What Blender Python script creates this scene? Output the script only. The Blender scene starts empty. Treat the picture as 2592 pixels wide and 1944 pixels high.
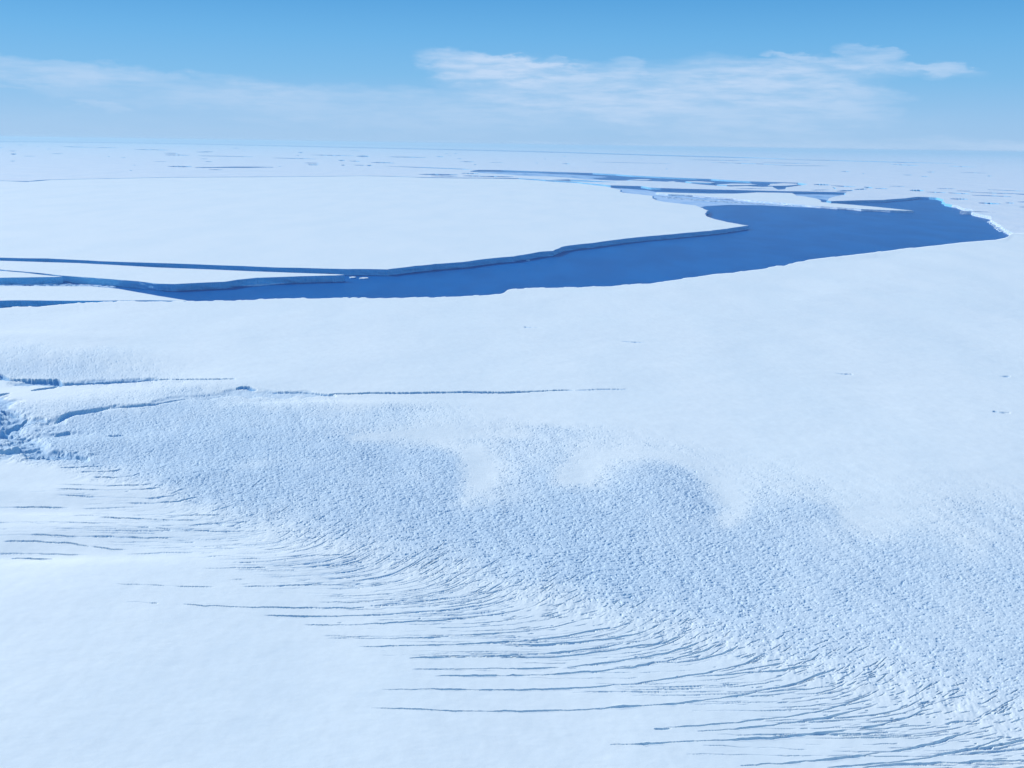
import bpy, math, random
import numpy as np
from mathutils import Matrix, Vector
from mathutils.geometry import delaunay_2d_cdt

random.seed(7)
rng = np.random.default_rng(7)
scene = bpy.context.scene
col = scene.collection

# ------------------------------------------------------------------ camera
W0, H0, F = 2592.0, 1944.0, 2600.0          # photo pixels, focal length in pixels
ALT = 500.0                                 # aircraft height above the sea, metres
PITCH = math.atan((972 - 365) / F)
ROLL = math.radians(0.86)
fw = np.array([0, math.cos(PITCH), -math.sin(PITCH)])
r0 = np.array([1.0, 0, 0]); u0 = np.array([0, math.sin(PITCH), math.cos(PITCH)])
rt = r0 * math.cos(ROLL) + u0 * math.sin(ROLL)
up = -r0 * math.sin(ROLL) + u0 * math.cos(ROLL)
cam_d = bpy.data.cameras.new('camera'); cam = bpy.data.objects.new('camera', cam_d)
col.objects.link(cam); scene.camera = cam
cam.matrix_world = Matrix(((rt[0], up[0], -fw[0], 0), (rt[1], up[1], -fw[1], 0), (rt[2], up[2], -fw[2], ALT), (0, 0, 0, 1)))
cam_d.sensor_width = 36; cam_d.lens = 36 * F / W0
cam_d.clip_start = 5; cam_d.clip_end = 600000

# ------------------------------------------------------------------ sun, exposure
SUN_EL = math.radians(27)
SUN_AZ = math.radians(-58)                  # from +Y, negative = to the left
sd = np.array([math.sin(SUN_AZ) * math.cos(SUN_EL), math.cos(SUN_AZ) * math.cos(SUN_EL), math.sin(SUN_EL)])
sl = bpy.data.lights.new('sun', 'SUN'); sun = bpy.data.objects.new('sun', sl); col.objects.link(sun)
sl.energy = 3.95; sl.angle = math.radians(0.5); sl.color = (1.0, 0.975, 0.94)
sun.rotation_euler = Vector(sd).to_track_quat('Z', 'Y').to_euler()
scene.view_settings.view_transform = 'Standard'; scene.view_settings.look = 'None'
scene.view_settings.gamma = 1; scene.view_settings.exposure = 0.14
scene.render.engine = 'CYCLES'
scene.cycles.max_bounces = 6; scene.cycles.volume_bounces = 1
scene.cycles.volume_step_rate = 1.0

# ------------------------------------------------------------------ node helper
class NT:
    def __init__(s, nt): s.nt = nt; s.n = nt.nodes; s.l = nt.links
    def node(s, t, **k):
        x = s.n.new(t)
        for a, b in k.items(): setattr(x, a, b)
        return x
    def put(s, sock, v):
        if isinstance(v, bpy.types.NodeSocket): s.l.new(v, sock)
        else: sock.default_value = v
    def m(s, op, a, b=0.0, c=0.0, clamp=False):
        x = s.node('ShaderNodeMath', operation=op, use_clamp=clamp)
        s.put(x.inputs[0], a); s.put(x.inputs[1], b); s.put(x.inputs[2], c)
        return x.outputs[0]
    def ss(s, v, a, b, lo=0.0, hi=1.0):
        x = s.node('ShaderNodeMapRange', interpolation_type='SMOOTHSTEP')
        s.put(x.inputs[0], v); s.put(x.inputs[1], a); s.put(x.inputs[2], b); s.put(x.inputs[3], lo); s.put(x.inputs[4], hi)
        return x.outputs[0]
    def mix(s, f, a, b, bt='MIX'):
        x = s.node('ShaderNodeMix', data_type='RGBA', blend_type=bt)
        s.put(x.inputs[0], f); s.put(x.inputs[6], a); s.put(x.inputs[7], b)
        return x.outputs[2]
    def noise(s, vec, scale, detail=3.0, rough=0.5, dist=0.0):
        x = s.node('ShaderNodeTexNoise'); s.put(x.inputs['Vector'], vec)
        s.put(x.inputs['Scale'], scale); s.put(x.inputs['Detail'], detail); s.put(x.inputs['Roughness'], rough); s.put(x.inputs['Distortion'], dist)
        return x.outputs[0]
    def mapv(s, vec, loc=(0, 0, 0), rot=(0, 0, 0), sc=(1, 1, 1)):
        x = s.node('ShaderNodeMapping'); s.put(x.inputs[0], vec)
        x.inputs[1].default_value = loc; x.inputs[2].default_value = rot; x.inputs[3].default_value = sc
        return x.outputs[0]

def rgba(c): return (c[0], c[1], c[2], 1.0)

def ray(px, py):
    x = (px - W0 / 2) / F; y = (H0 / 2 - py) / F
    d = fw + rt * x + up * y
    return d / np.linalg.norm(d)

# ------------------------------------------------------------------ sky with thin cirrus
world = bpy.data.worlds.new('World'); scene.world = world; world.use_nodes = True
w = NT(world.node_tree); w.n.clear()
out = w.node('ShaderNodeOutputWorld'); bg = w.node('ShaderNodeBackground'); bg.inputs[1].default_value = 0.12
w.l.new(bg.outputs[0], out.inputs[0])
sky = w.node('ShaderNodeTexSky', sky_type='NISHITA', sun_disc=False)
sky.sun_elevation = SUN_EL; sky.sun_rotation = SUN_AZ; sky.altitude = 500
sky.air_density = 1.0; sky.dust_density = 0.15; sky.ozone_density = 4.0
tc = w.node('ShaderNodeTexCoord'); sep = w.node('ShaderNodeSeparateXYZ'); w.l.new(tc.outputs['Generated'], sep.inputs[0])
az = w.m('MULTIPLY', w.m('ARCTAN2', sep.outputs[0], sep.outputs[1]), 57.2958)
el = w.m('MULTIPLY', w.m('ARCSINE', sep.outputs[2]), 57.2958)
comb = w.node('ShaderNodeCombineXYZ'); w.l.new(az, comb.inputs[0]); w.l.new(el, comb.inputs[1])
ae = comb.outputs[0]
warp = w.m('MULTIPLY', w.m('SUBTRACT', w.noise(w.mapv(ae, rot=(0, 0, 0.07), sc=(0.35, 1.1, 1)), 1.0, 5.0, 0.62), 0.5), 1.7)
azw = w.m('ADD', az, w.m('MULTIPLY', warp, 2.2)); elw = w.m('ADD', el, w.m('MULTIPLY', warp, 0.75))
def azel(px, py):
    d = ray(px, py); return math.degrees(math.atan2(d[0], d[1])), math.degrees(math.asin(d[2]))
# streak clouds: (x0,y0,x1,y1, half height above px, half height below px, strength)
CL = [(1075, 140, 1420, 175, 18, 45, .62), (1150, 185, 1750, 255, 50, 60, .48), (1500, 205, 2180, 240, 50, 110, .38), (1720, 180, 2150, 212, 38, 60, .40), (1250, 150, 1500, 186, 12, 40, .3),
      (1830, 190, 2010, 200, 18, 22, .22), (2080, 235, 2290, 275, 32, 50, .26), (1960, 128, 2080, 146, 9, 12, .42), (2130, 116, 2275, 142, 10, 14, .42), (2060, 140, 2470, 186, 12, 18, .22), (1880, 158, 2280, 172, 16, 34, .26),
      (2080, 150, 2250, 165, 14, 20, .28), (2260, 160, 2450, 182, 8, 10, .34), (1540, 158, 1640, 160, 12, 30, .28), (1390, 148, 1440, 150, 7, 9, .3),
      (-400, 140, 420, 190, 16, 30, .36), (60, 195, 800, 240, 26, 45, .26), (500, 235, 1500, 275, 30, 60, .30), (180, 258, 340, 274, 9, 12, .32), (-60, 218, 60, 222, 5, 7, .3),
      (1150, 275, 2300, 315, 50, 40, .14), (1500, 385, 3400, 400, 30, 40, .42), (950, 368, 1900, 380, 9, 30, .30), (-300, 300, 1400, 330, 30, 50, .08)]
tot = None
for x0, y0, x1, y1, ht, hb, st in CL:
    a0, e0 = azel(x0, y0); a1, e1 = azel(x1, y1)
    ca, ce = (a0 + a1) / 2, (e0 + e1) / 2; L = math.hypot(a1 - a0, e1 - e0) / 2; th = math.atan2(e1 - e0, a1 - a0)
    da = w.m('SUBTRACT', azw, ca); de = w.m('SUBTRACT', elw, ce)
    s_ = w.m('ADD', w.m('MULTIPLY', da, math.cos(th) / L), w.m('MULTIPLY', de, math.sin(th) / L))
    t_ = w.m('SUBTRACT', w.m('MULTIPLY', de, math.cos(th)), w.m('MULTIPLY', da, math.sin(th)))
    tu = w.m('MAXIMUM', w.m('DIVIDE', t_, ht / F * 57.3), w.m('DIVIDE', t_, -hb / F * 57.3))
    d2 = w.m('ADD', w.m('POWER', w.m('ABSOLUTE', s_), 2.6), w.m('MULTIPLY', tu, tu))
    f = w.ss(d2, 1.9, 0.15, 0.0, st)
    tot = f if tot is None else w.m('ADD', tot, w.m('MULTIPLY', f, w.m('SUBTRACT', 1.0, tot)))
streak = w.ss(w.noise(w.mapv(ae, rot=(0, 0, 0.11), sc=(0.25, 1.6, 1)), 1.4, 6.0, 0.6), 0.28, 0.68, 0.5, 1.4)
cov = w.m('MULTIPLY', tot, streak, clamp=True)
ramp = w.node('ShaderNodeValToRGB'); e = ramp.color_ramp.elements
def lin(c): return [((v / 255 + 0.055) / 1.055) ** 2.4 for v in c]
KS = 1 / (0.12 * 2 ** 0.14) / 8.0
stops = [(0.0, (163, 200, 237)), (1.5, (152, 196, 236)), (3.5, (126, 187, 233)), (5.5, (108, 178, 230)), (8.0, (82, 159, 219)), (11, (78, 150, 218)), (30, (84, 138, 202)), (90, (72, 118, 186))]
e[0].position = 0; e[1].position = 1
for q in stops[1:-1]: e.new((q[0] / 90.0))
for k_, q in enumerate(stops):
    e[k_].color = rgba([v * KS for v in lin(q[1])])
w.l.new(w.m('DIVIDE', el, 90.0, clamp=True), ramp.inputs[0])
rs = w.node('ShaderNodeVectorMath', operation='SCALE'); w.l.new(ramp.outputs[0], rs.inputs[0]); rs.inputs['Scale'].default_value = 8.0
# the sky texture keeps its own brightening towards the sun; its hue near the horizon is corrected to the clear polar blue
skyc = w.mix(0.96, w.mix(1.0, sky.outputs[0], (0.70, 0.90, 1.25, 1), 'MULTIPLY'), rs.outputs[0])
skyc = w.mix(cov, skyc, rgba([v * KS * 8 for v in lin((192, 217, 246))]))
w.l.new(skyc, bg.inputs[0])

# ------------------------------------------------------------------ plan helpers
HS = 24.0                                    # height of the ice surface above the sea
def G(px, py, z=HS):
    d = ray(px, py); t = (z - ALT) / d[2]
    return np.array([d[0] * t, d[1] * t])
def GL(pts, z=HS): return np.array([G(x, y, z) for x, y in pts])
def to_px(X, Y, z=HS):
    v = np.stack([X, Y, np.full_like(X, z - ALT)], -1)
    zc = v @ fw
    return W0 / 2 + F * (v @ rt) / zc, H0 / 2 - F * (v @ up) / zc

def _hash(i, j, s):
    i = i.astype(np.int64); j = j.astype(np.int64)
    h = (i * 374761393 + j * 668265263 + s * 974634777) & 0xffffffff
    h = ((h ^ (h >> 13)) * 1274126177) & 0xffffffff
    h = ((h ^ (h >> 16)) * 2246822519) & 0xffffffff
    h = h ^ (h >> 15)
    return (h & 0xffffff).astype(np.float32) / 16777215.0
def vn(x, y, s=0):
    xi = np.floor(x); yi = np.floor(y); fx = (x - xi).astype(np.float32); fy = (y - yi).astype(np.float32)
    fx = fx * fx * (3 - 2 * fx); fy = fy * fy * (3 - 2 * fy)
    a = _hash(xi, yi, s); b = _hash(xi + 1, yi, s); c = _hash(xi, yi + 1, s); d = _hash(xi + 1, yi + 1, s)
    return (a + (b - a) * fx) * (1 - fy) + (c + (d - c) * fx) * fy
def fbm(x, y, s=0, o=4, g=0.5):
    t = 0; a = 1; n = 0
    for k in range(o):
        t = t + a * vn(x * 2 ** k + 17.3 * k, y * 2 ** k - 9.1 * k, s + k); n += a; a *= g
    return t / n
def sst(x, a, b):
    t = np.clip((x - a) / (b - a), 0, 1); return t * t * (3 - 2 * t)

# ------------------------------------------------------------------ materials
def new_mat(name):
    m = bpy.data.materials.new(name); m.use_nodes = True; t = NT(m.node_tree)
    p = t.n['Principled BSDF']; geo = t.node('ShaderNodeNewGeometry')
    return m, t, p, geo.outputs['Position']
def bump(t, p, h, dist, strength=1.0):
    b = t.node('ShaderNodeBump'); b.inputs['Strength'].default_value = strength; b.inputs['Distance'].default_value = dist
    t.put(b.inputs['Height'], h); t.l.new(b.outputs[0], p.inputs['Normal'])
def mat_snow(name, base, alt, bumpd=0.35, fine=True):
    m, t, p, P = new_mat(name)
    big = t.noise(t.mapv(P, rot=(0, 0, 0.25), sc=(1, 0.33, 1)), 0.004, 5.0, 0.6)
    c = t.mix(t.ss(big, 0.35, 0.7), rgba(base), rgba(alt))
    sm = t.noise(t.mapv(P, rot=(0, 0, 0.3), sc=(1, 0.45, 1)), 0.09, 5.0, 0.65)
    c = t.mix(t.ss(sm, 0.3, 0.75, 0.0, 0.22), c, rgba([v * 0.8 for v in alt]))
    at = t.node('ShaderNodeAttribute', attribute_name='blue_ice_shade')
    c = t.mix(at.outputs['Fac'], c, (0.24, 0.48, 0.68, 1))  # blue ice and painted shade share this darker colour
    t.put(p.inputs['Base Color'], c); p.inputs['Roughness'].default_value = 0.75
    p.inputs['Specular IOR Level'].default_value = 0.15
    h = t.m('ADD', t.noise(t.mapv(P, rot=(0, 0, 0.5), sc=(0.5, 1, 1)), 0.12, 5.0, 0.6), t.m('MULTIPLY', t.noise(P, 0.02, 3.0), 3.0))
    bump(t, p, h, bumpd)
    return m
SNOW = (0.89, 0.935, 0.86); SNOW2 = (0.84, 0.905, 0.845)
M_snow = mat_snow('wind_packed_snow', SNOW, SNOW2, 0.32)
M_far = mat_snow('far_snow', (0.83, 0.87, 0.84), (0.75, 0.82, 0.82), 1.5)
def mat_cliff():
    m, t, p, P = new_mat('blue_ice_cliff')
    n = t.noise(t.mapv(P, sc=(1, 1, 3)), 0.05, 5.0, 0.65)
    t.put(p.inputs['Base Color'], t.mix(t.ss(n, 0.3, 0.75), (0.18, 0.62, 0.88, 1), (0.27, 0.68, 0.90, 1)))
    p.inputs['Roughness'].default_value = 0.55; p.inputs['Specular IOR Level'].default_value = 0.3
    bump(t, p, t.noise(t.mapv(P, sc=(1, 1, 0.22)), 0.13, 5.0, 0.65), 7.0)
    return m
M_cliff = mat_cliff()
def mat_firn_lit():
    m, t, p, P = new_mat('firn_cliff_lit')
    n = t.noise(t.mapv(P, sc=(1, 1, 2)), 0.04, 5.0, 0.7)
    t.put(p.inputs['Base Color'], t.mix(t.ss(n, 0.4, 0.6), (0.40, 0.60, 0.78, 1), (0.76, 0.82, 0.84, 1)))  # firn with the sunlit look of these cliffs put into its colour
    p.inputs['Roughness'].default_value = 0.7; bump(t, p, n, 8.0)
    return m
M_firn_lit = mat_firn_lit()
def mat_water():
    m, t, p, P = new_mat('sea_water')
    n = t.noise(t.mapv(P, rot=(0, 0, 0.4), sc=(1, 0.4, 1)), 0.004, 4.0, 0.6)
    t.put(p.inputs['Base Color'], t.mix(t.ss(n, 0.3, 0.7), (0.0, 0.100, 0.33, 1), (0.0, 0.132, 0.40, 1)))
    p.inputs['Roughness'].default_value = 0.35; p.inputs['IOR'].default_value = 1.33
    p.inputs['Specular IOR Level'].default_value = 0.06
    bump(t, p, t.noise(P, 0.15, 4.0, 0.6), 0.6)
    return m
M_water = mat_water()
def mat_brash(name, a, b, sc):
    m, t, p, P = new_mat(name)
    n = t.noise(t.mapv(P, rot=(0, 0, -0.4), sc=(1, 0.35, 1)), sc, 6.0, 0.7)
    t.put(p.inputs['Base Color'], t.mix(t.ss(n, 0.35, 0.62), rgba(a), rgba(b)))
    p.inputs['Roughness'].default_value = 0.7; bump(t, p, n, 1.5)
    return m
M_thin = mat_brash('thin_grey_sea_ice', (0.34, 0.55, 0.76), (0.50, 0.66, 0.80), 0.006)
M_slush = mat_brash('frozen_slush', (0.14, 0.36, 0.62), (0.42, 0.60, 0.77), 0.004)
M_brash = mat_brash('brash_fragments', (0.45, 0.66, 0.8), (0.7, 0.82, 0.88), 0.05)

# ------------------------------------------------------------------ mesh helpers
def link(name, verts, faces, mats, mi=None, parent=None, smooth=False):
    me = bpy.data.meshes.new(name); me.from_pydata([tuple(map(float, v)) for v in verts], [], faces)
    for m in mats: me.materials.append(m)
    if mi is not None: me.polygons.foreach_set('material_index', mi)
    if smooth: me.polygons.foreach_set('use_smooth', [True] * len(faces))
    me.update()
    o = bpy.data.objects.new(name, me); col.objects.link(o)
    if parent is not None: o.parent = parent
    return o
def tag(o, label=None, cat=None, group=None, kind=None):
    for k, v in (('label', label), ('category', cat), ('group', group), ('kind', kind)):
        if v: o[k] = v
    return o

def rough_loop(P, amp, step, seed=0, keep=None):
    """subdivide a closed loop in plan and make its edge uneven (amp, step in metres, both grow with distance)"""
    out = []; n = len(P); s = seed * 31.7
    for i in range(n):
        a = P[i]; b = P[(i + 1) % n]; L = np.hypot(*(b - a)); d = np.hypot(*((a + b) / 2))
        st = step * max(1.0, d / 5000); k = int(max(1, min(400, L / st)))
        tdir = (b - a) / max(L, 1e-6); nrm = np.array([-tdir[1], tdir[0]])
        fixed = keep is not None and i in keep
        for j in range(k):
            t = j / k; q = a + (b - a) * t; s += L / k
            if not fixed:
                x = np.array([s / (st * 9)]); z = np.zeros(1)
                o = float((fbm(x, z + 3.1, seed, 4, 0.62) - 0.5)[0]) * 2.6 * amp * max(1.0, d / 6000) * min(1, 6 * min(t, 1 - t) + (0.0 if k > 3 else 0))
                q = q + nrm * o
            out.append(q)
    return np.array(out)

def inside(pts, loop):
    x = pts[:, 0]; y = pts[:, 1]; c = np.zeros(len(pts), bool); n = len(loop)
    for i in range(n):
        x1, y1 = loop[i]; x2, y2 = loop[(i + 1) % n]
        if y1 == y2: continue
        m = ((y1 > y) != (y2 > y)) & (x < (x2 - x1) * (y - y1) / (y2 - y1) + x1)
        c ^= m
    return c

def cap_faces(loops):
    vs = []; es = []
    for lp in loops:
        b = len(vs); vs += [Vector((float(p[0]), float(p[1]))) for p in lp]
        es += [(b + i, b + (i + 1) % len(lp)) for i in range(len(lp))]
    ov, oe, of, *_ = delaunay_2d_cdt(vs, es, [], 0, 1e-4)
    V = np.array([(v.x, v.y) for v in ov]); Fc = [list(f) for f in of]
    cen = np.array([V[f].mean(0) for f in Fc])
    keep = inside(cen, loops[0])
    for h in loops[1:]: keep &= ~inside(cen, h)
    faces = []
    for f, k in zip(Fc, keep):
        if not k: continue
        a, b, c = V[f[0]], V[f[1]], V[f[2]]
        if (b[0] - a[0]) * (c[1] - a[1]) - (b[1] - a[1]) * (c[0] - a[0]) < 0: f = f[::-1]
        faces.append(f)
    return V, faces

def walls(loops, z1, z0, amp=2.0, seed=0):
    """cliff walls round closed loops, with an uneven face"""
    V = []; Fs = []
    lv = [1.0, 0.9, 0.62, 0.3, 0.0]
    for li, lp in enumerate(loops):
        n = len(lp); b = len(V)
        nx = np.roll(lp, -1, 0) - np.roll(lp, 1, 0); nx = nx / (np.linalg.norm(nx, axis=1)[:, None] + 1e-9); nx = np.stack([nx[:, 1], -nx[:, 0]], 1)
        area = 0.5 * np.sum(lp[:, 0] * np.roll(lp[:, 1], -1) - np.roll(lp[:, 0], -1) * lp[:, 1])
        sg = 1.0 if area > 0 else -1.0
        if li > 0: sg = -sg
        for k, t in enumerate(lv):
            o = np.zeros(n) if k == 0 else (vn(np.arange(n) * 0.8 + 5 * k, np.full(n, 2.2 * k), seed) - 0.3) * amp * (1.5 - t)
            q = lp + nx * (sg * o)[:, None]
            for i in range(n): V.append((q[i, 0], q[i, 1], z0 + (z1 - z0) * t))
        for k in range(len(lv) - 1):
            for i in range(n):
                j = (i + 1) % n
                f = (b + k * n + i, b + (k + 1) * n + i, b + (k + 1) * n + j, b + k * n + j)
                Fs.append(f if sg > 0 else f[::-1])
    return V, Fs

# ------------------------------------------------------------------ sea
R = 165000.0
water = tag(link('water', [(-R, -20000, 0), (R, -20000, 0), (R, R, 0), (-R, R, 0)], [(0, 1, 2, 3)], [M_water]), kind='structure')

# ------------------------------------------------------------------ near glacier: one height field
edge_px = [(-1500, 800), (-900, 795), (-400, 788), (0, 779), (60, 778), (100, 776), (200, 768), (300, 763), (470, 763), (600, 761), (700, 757), (850, 754), (970, 755), (1080, 753), (1180, 750), (1240, 746),
           (1268, 744), (1276, 742), (1284, 735), (1300, 732), (1370, 730), (1450, 728), (1550, 725), (1620, 720), (1692, 712), (1773, 700), (1855, 691), (1912, 683), (1955, 676), (1966, 672), (1985, 672), (2017, 664), (2079, 655),
           (2160, 645), (2253, 634), (2384, 620), (2445, 613), (2520, 607), (2550, 601), (2558, 594), (2568, 590), (2700, 588), (2900, 588), (3200, 592), (3700, 600), (4500, 615)]
eg = GL(edge_px); eth = np.arctan2(eg[:, 0], eg[:, 1]); er = np.hypot(eg[:, 0], eg[:, 1])
NC, NR = 2450, 1380
TH = np.linspace(math.radians(-38), math.radians(38), NC)
rmax = np.interp(TH, eth, er)
s_ = TH * 4000
amp_e = np.where(TH > eth[40], 0.0, 1.0)
rmax = rmax * (1 + amp_e * ((fbm(s_ / 60, s_ * 0, 3, 5, 0.6) - 0.5) * 0.012 + (sst(fbm(s_ / 35, s_ * 0 + 8, 5, 2), 0.6, 0.75)) * 0.004))
far_cols = rmax
U = np.linspace(0, 1, NR)[:, None]
u_near = 1 / 640.0
RR = 1 / (u_near + (1 / rmax[None, :] - u_near) * U)
extra = np.geomspace(120, 630, 16)[:, None] * np.ones((1, NC))
RR = np.vstack([extra, RR]); NR2 = RR.shape[0]
X = RR * np.sin(TH)[None, :]; Y = RR * np.cos(TH)[None, :]
PX, PY = to_px(X, Y)
PX = np.clip(PX, -3000, 6000); PY = np.clip(PY, 0, 4000)

# density of the broken, crevassed surface, row by row
RU = {820: [(0, 0), (2592, 0)], 850: [(0, 1.5), (150, 1), (300, 0)], 900: [(0, 3.4), (200, 3.4), (300, 3), (400, 1.8), (520, .8), (700, 0)], 940: [(0, 5), (200, 5), (380, 3.6), (500, 1.5), (700, .3), (900, 0)],
      975: [(0, 1), (150, 1), (300, 2), (450, 3), (600, 2), (750, .8), (900, 0)], 1000: [(0, 1), (150, 1.5), (300, 3), (400, 4), (520, 5), (620, 3), (750, 2.5), (850, 1), (1100, 1), (1250, 0)],
      1050: [(0, 7), (80, 4), (150, 4), (220, 6), (600, 6), (800, 5), (1000, 5), (1100, 3), (1250, 1.2), (1400, 0)], 1100: [(0, 8.5), (150, 8), (250, 7), (600, 7), (800, 6), (980, 4.5), (1080, 1.5), (1180, 3), (1300, 5), (1450, 4), (1600, 2), (1750, .8), (1900, 0)],
      1150: [(0, 2), (80, 5), (180, 8), (400, 8), (1000, 7), (1160, 7.2), (1210, 1.2), (1280, 4.5), (1420, 5), (1480, 1.5), (1560, 3.5), (1640, 4.5), (1750, 2.5), (1900, 1.4), (2200, .8), (2592, 0.4)],
      1200: [(0, 0), (120, 0), (220, 3), (330, 5), (420, 7), (600, 7), (1150, 7), (1205, 1.5), (1270, 3), (1380, 6), (1440, 2), (1500, 1.2), (1560, 4.5), (1700, 7.2), (1790, 5), (1830, 2), (1950, 3), (2050, 1.6), (2592, 1)],
      1250: [(0, 0), (330, 0), (420, 3), (520, 5.5), (650, 7), (1150, 7), (1230, 4), (1400, 6), (1740, 7.5), (1800, 4), (1850, 1.5), (1950, 4.5), (2060, 5), (2150, 2), (2300, 2.2), (2592, 2.2)],
      1300: [(0, 0), (450, .6), (550, 3), (700, 5.5), (900, 7), (1800, 7), (1850, 4), (1930, 6), (2100, 6.5), (2170, 1.8), (2300, 3), (2450, 4.5), (2592, 4)],
      1350: [(0, 0), (550, .3), (700, 2.5), (850, 5.5), (1200, 7), (2000, 6.6), (2200, 4), (2400, 6), (2470, 4), (2592, 4.5)], 1400: [(0, 0), (700, .4), (850, 2), (1000, 4.5), (1200, 6), (1500, 7), (2592, 6)],
      1450: [(0, 0), (850, .2), (1000, 1.6), (1200, 3.5), (1400, 6), (1600, 7), (2592, 6.5)], 1500: [(0, 0), (1050, .2), (1200, 1.5), (1400, 3.5), (1600, 6), (1800, 6.6), (2592, 6.3)],
      1550: [(0, 0), (1250, .2), (1450, 2), (1600, 4), (1800, 6), (2592, 6.2)], 1600: [(0, 0), (1450, .3), (1600, 1.8), (1750, 3.6), (2000, 5.5), (2592, 6.2)],
      1650: [(0, 0), (1650, .4), (1850, 2.4), (2000, 4.2), (2200, 5.6), (2592, 6)], 1700: [(0, 0), (1850, .5), (2000, 2), (2200, 4), (2400, 5.4), (2592, 5.8)],
      1750: [(0, 0), (2050, .6), (2200, 2.2), (2400, 4), (2592, 5)], 1800: [(0, 0), (2200, .6), (2400, 2.4), (2592, 3.8)], 1850: [(0, 0), (2350, .5), (2592, 2.8)], 1944: [(0, 0), (2450, .3), (2592, 1.4), (2900, 4)], 2300: [(0, 0), (2900, 0), (3300, 4)]}
ys = np.array(sorted(RU)); gx = np.arange(-400, 3600, 20.0)
tab = np.array([np.interp(gx, [p[0] for p in RU[y]], [p[1] for p in RU[y]]) for y in ys])
def rubble_density(px, py):
    wx = px + (fbm(X / 60, Y / 120, 40, 4) - 0.5) * 55; wy = py + (fbm(X / 70, Y / 140, 50, 4) - 0.5) * 34
    ci = np.clip((wx + 400) / 20, 0, len(gx) - 1.001); yi = np.clip(np.interp(wy, ys, np.arange(len(ys))), 0, len(ys) - 1.001)
    c0 = ci.astype(int); y0 = yi.astype(int); fc = ci - c0; fy = yi - y0; fy = fy * fy * (3 - 2 * fy)
    a = tab[y0, c0] * (1 - fc) + tab[y0, c0 + 1] * fc; b = tab[y0 + 1, c0] * (1 - fc) + tab[y0 + 1, c0 + 1] * fc
    return (a * (1 - fy) + b * fy) / 9.0
D = rubble_density(PX, PY).astype(np.float32)
def path_dist(pts, x, y, wy=1.8):
    d = np.full(x.shape, 1e9, np.float32)
    for (ax, ay), (bx_, by_) in zip(pts[:-1], pts[1:]):
        ux, uy = bx_ - ax, (by_ - ay) * wy; t = np.clip(((x - ax) * ux + (y - ay) * wy * uy) / (ux * ux + uy * uy), 0, 1)
        d = np.minimum(d, np.hypot(x - ax - ux * t, (y - ay) * wy - uy * t))
    return d
# wind-packed snow lies in curved drifts over the crevassed ground
wob = (fbm(X / 26, Y / 50, 45, 4, 0.6) - 0.5) * 60
for pts, wd, k_ in [([(900, 1108), (1040, 1098), (1200, 1092), (1330, 1100)], 26, .7), ([(1130, 1120), (1195, 1145), (1225, 1185), (1215, 1235), (1180, 1262)], 40, .75), ([(1440, 1215), (1480, 1180), (1560, 1150), (1680, 1148), (1770, 1180), (1830, 1225), (1856, 1280), (1845, 1320)], 34, .8),
                  ([(1990, 1230), (2090, 1265), (2170, 1305), (2240, 1350)], 40, .6), ([(2260, 1290), (2380, 1330), (2480, 1400)], 44, .45), ([(620, 1180), (740, 1165), (860, 1170)], 30, .3)]:
    dd = path_dist(pts, PX + wob, PY + wob * 0.3); D = D * (1 - 0.72 * k_ * np.exp(-(dd / wd) ** 2))
edge_fade = sst((rmax[None, :] - RR) / rmax[None, :], 0.0, 0.06).astype(np.float32)

Z = np.zeros_like(RR, dtype=np.float32)
# broad swells of the flowing ice: (px, py, half width m, half depth m, height m)
def mound(px, py, wx, wy, h, rot=0.0):
    c = G(px, py); dx = X - c[0]; dy = Y - c[1]; cr, sr = math.cos(rot), math.sin(rot)
    a = (dx * cr + dy * sr) / wx; b = (-dx * sr + dy * cr) / wy
    return h * np.exp(-(a * a + b * b)).astype(np.float32)
for mm in [(1120, 1180, 50, 110, 3.0), (1390, 1180, 48, 110, 3.0), (1660, 1230, 75, 150, 5.0), (1230, 1185, 30, 70, -2.0), (1480, 1190, 30, 60, -2.0), (1835, 1260, 36, 100, -3), (2040, 1290, 75, 90, 3), (2170, 1310, 50, 80, -2),
           (900, 1085, 150, 60, 3), (1150, 1065, 150, 60, 2.5), (1000, 1115, 170, 40, -2), (60, 900, 220, 170, 6), (300, 900, 160, 90, 4), (0, 850, 300, 60, 4), (150, 1150, 200, 60, -3), (200, 1330, 130, 30, 4.0), (550, 1405, 150, 40, 3.0),
           (0, 1385, 120, 24, -3.5), (300, 1398, 130, 20, -1.5), (120, 1245, 150, 30, 2.0), (480, 1200, 50, 40, 3), (2350, 1250, 120, 110, 3), (2480, 1160, 200, 120, 3), (700, 1010, 160, 30, -3), (560, 990, 90, 40, -4), (900, 1020, 190, 30, 2.0)]:
    Z += mound(*mm[:4], mm[4] * (0.6 if mm[0] > 880 and mm[1] > 1100 and mm[0] < 2200 else 1.0))
def trough(px, py, wx, wfar, wnear, h, rot=0.0):
    c = G(px, py); dx = X - c[0]; dy = Y - c[1]; cr, sr = math.cos(rot), math.sin(rot)
    a = (dx * cr + dy * sr) / wx; b = -dx * sr + dy * cr; b = np.where(b > 0, b / wfar, b / wnear)
    return (h * np.exp(-(a ** 2) ** 1.5 - b * b)).astype(np.float32)
for mm in [(60, 1385, 300, 120, 75, -7.5, 0.12), (100, 955, 330, 200, 130, -11, 0.05), (640, 1006, 120, 90, 60, -4, 0.12), (150, 1085, 200, 120, 60, -8, 0.1), (60, 1282, 220, 60, 18, -3, 0.0)]:
    Z += trough(*mm)
Z += (fbm(X / 420, Y / 600, 60, 3) - 0.5) * 9 * edge_fade
Z += (fbm(X / 90 + 0.004 * Y, Y / 60, 61, 3) - 0.5) * 1.1 * edge_fade
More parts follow.
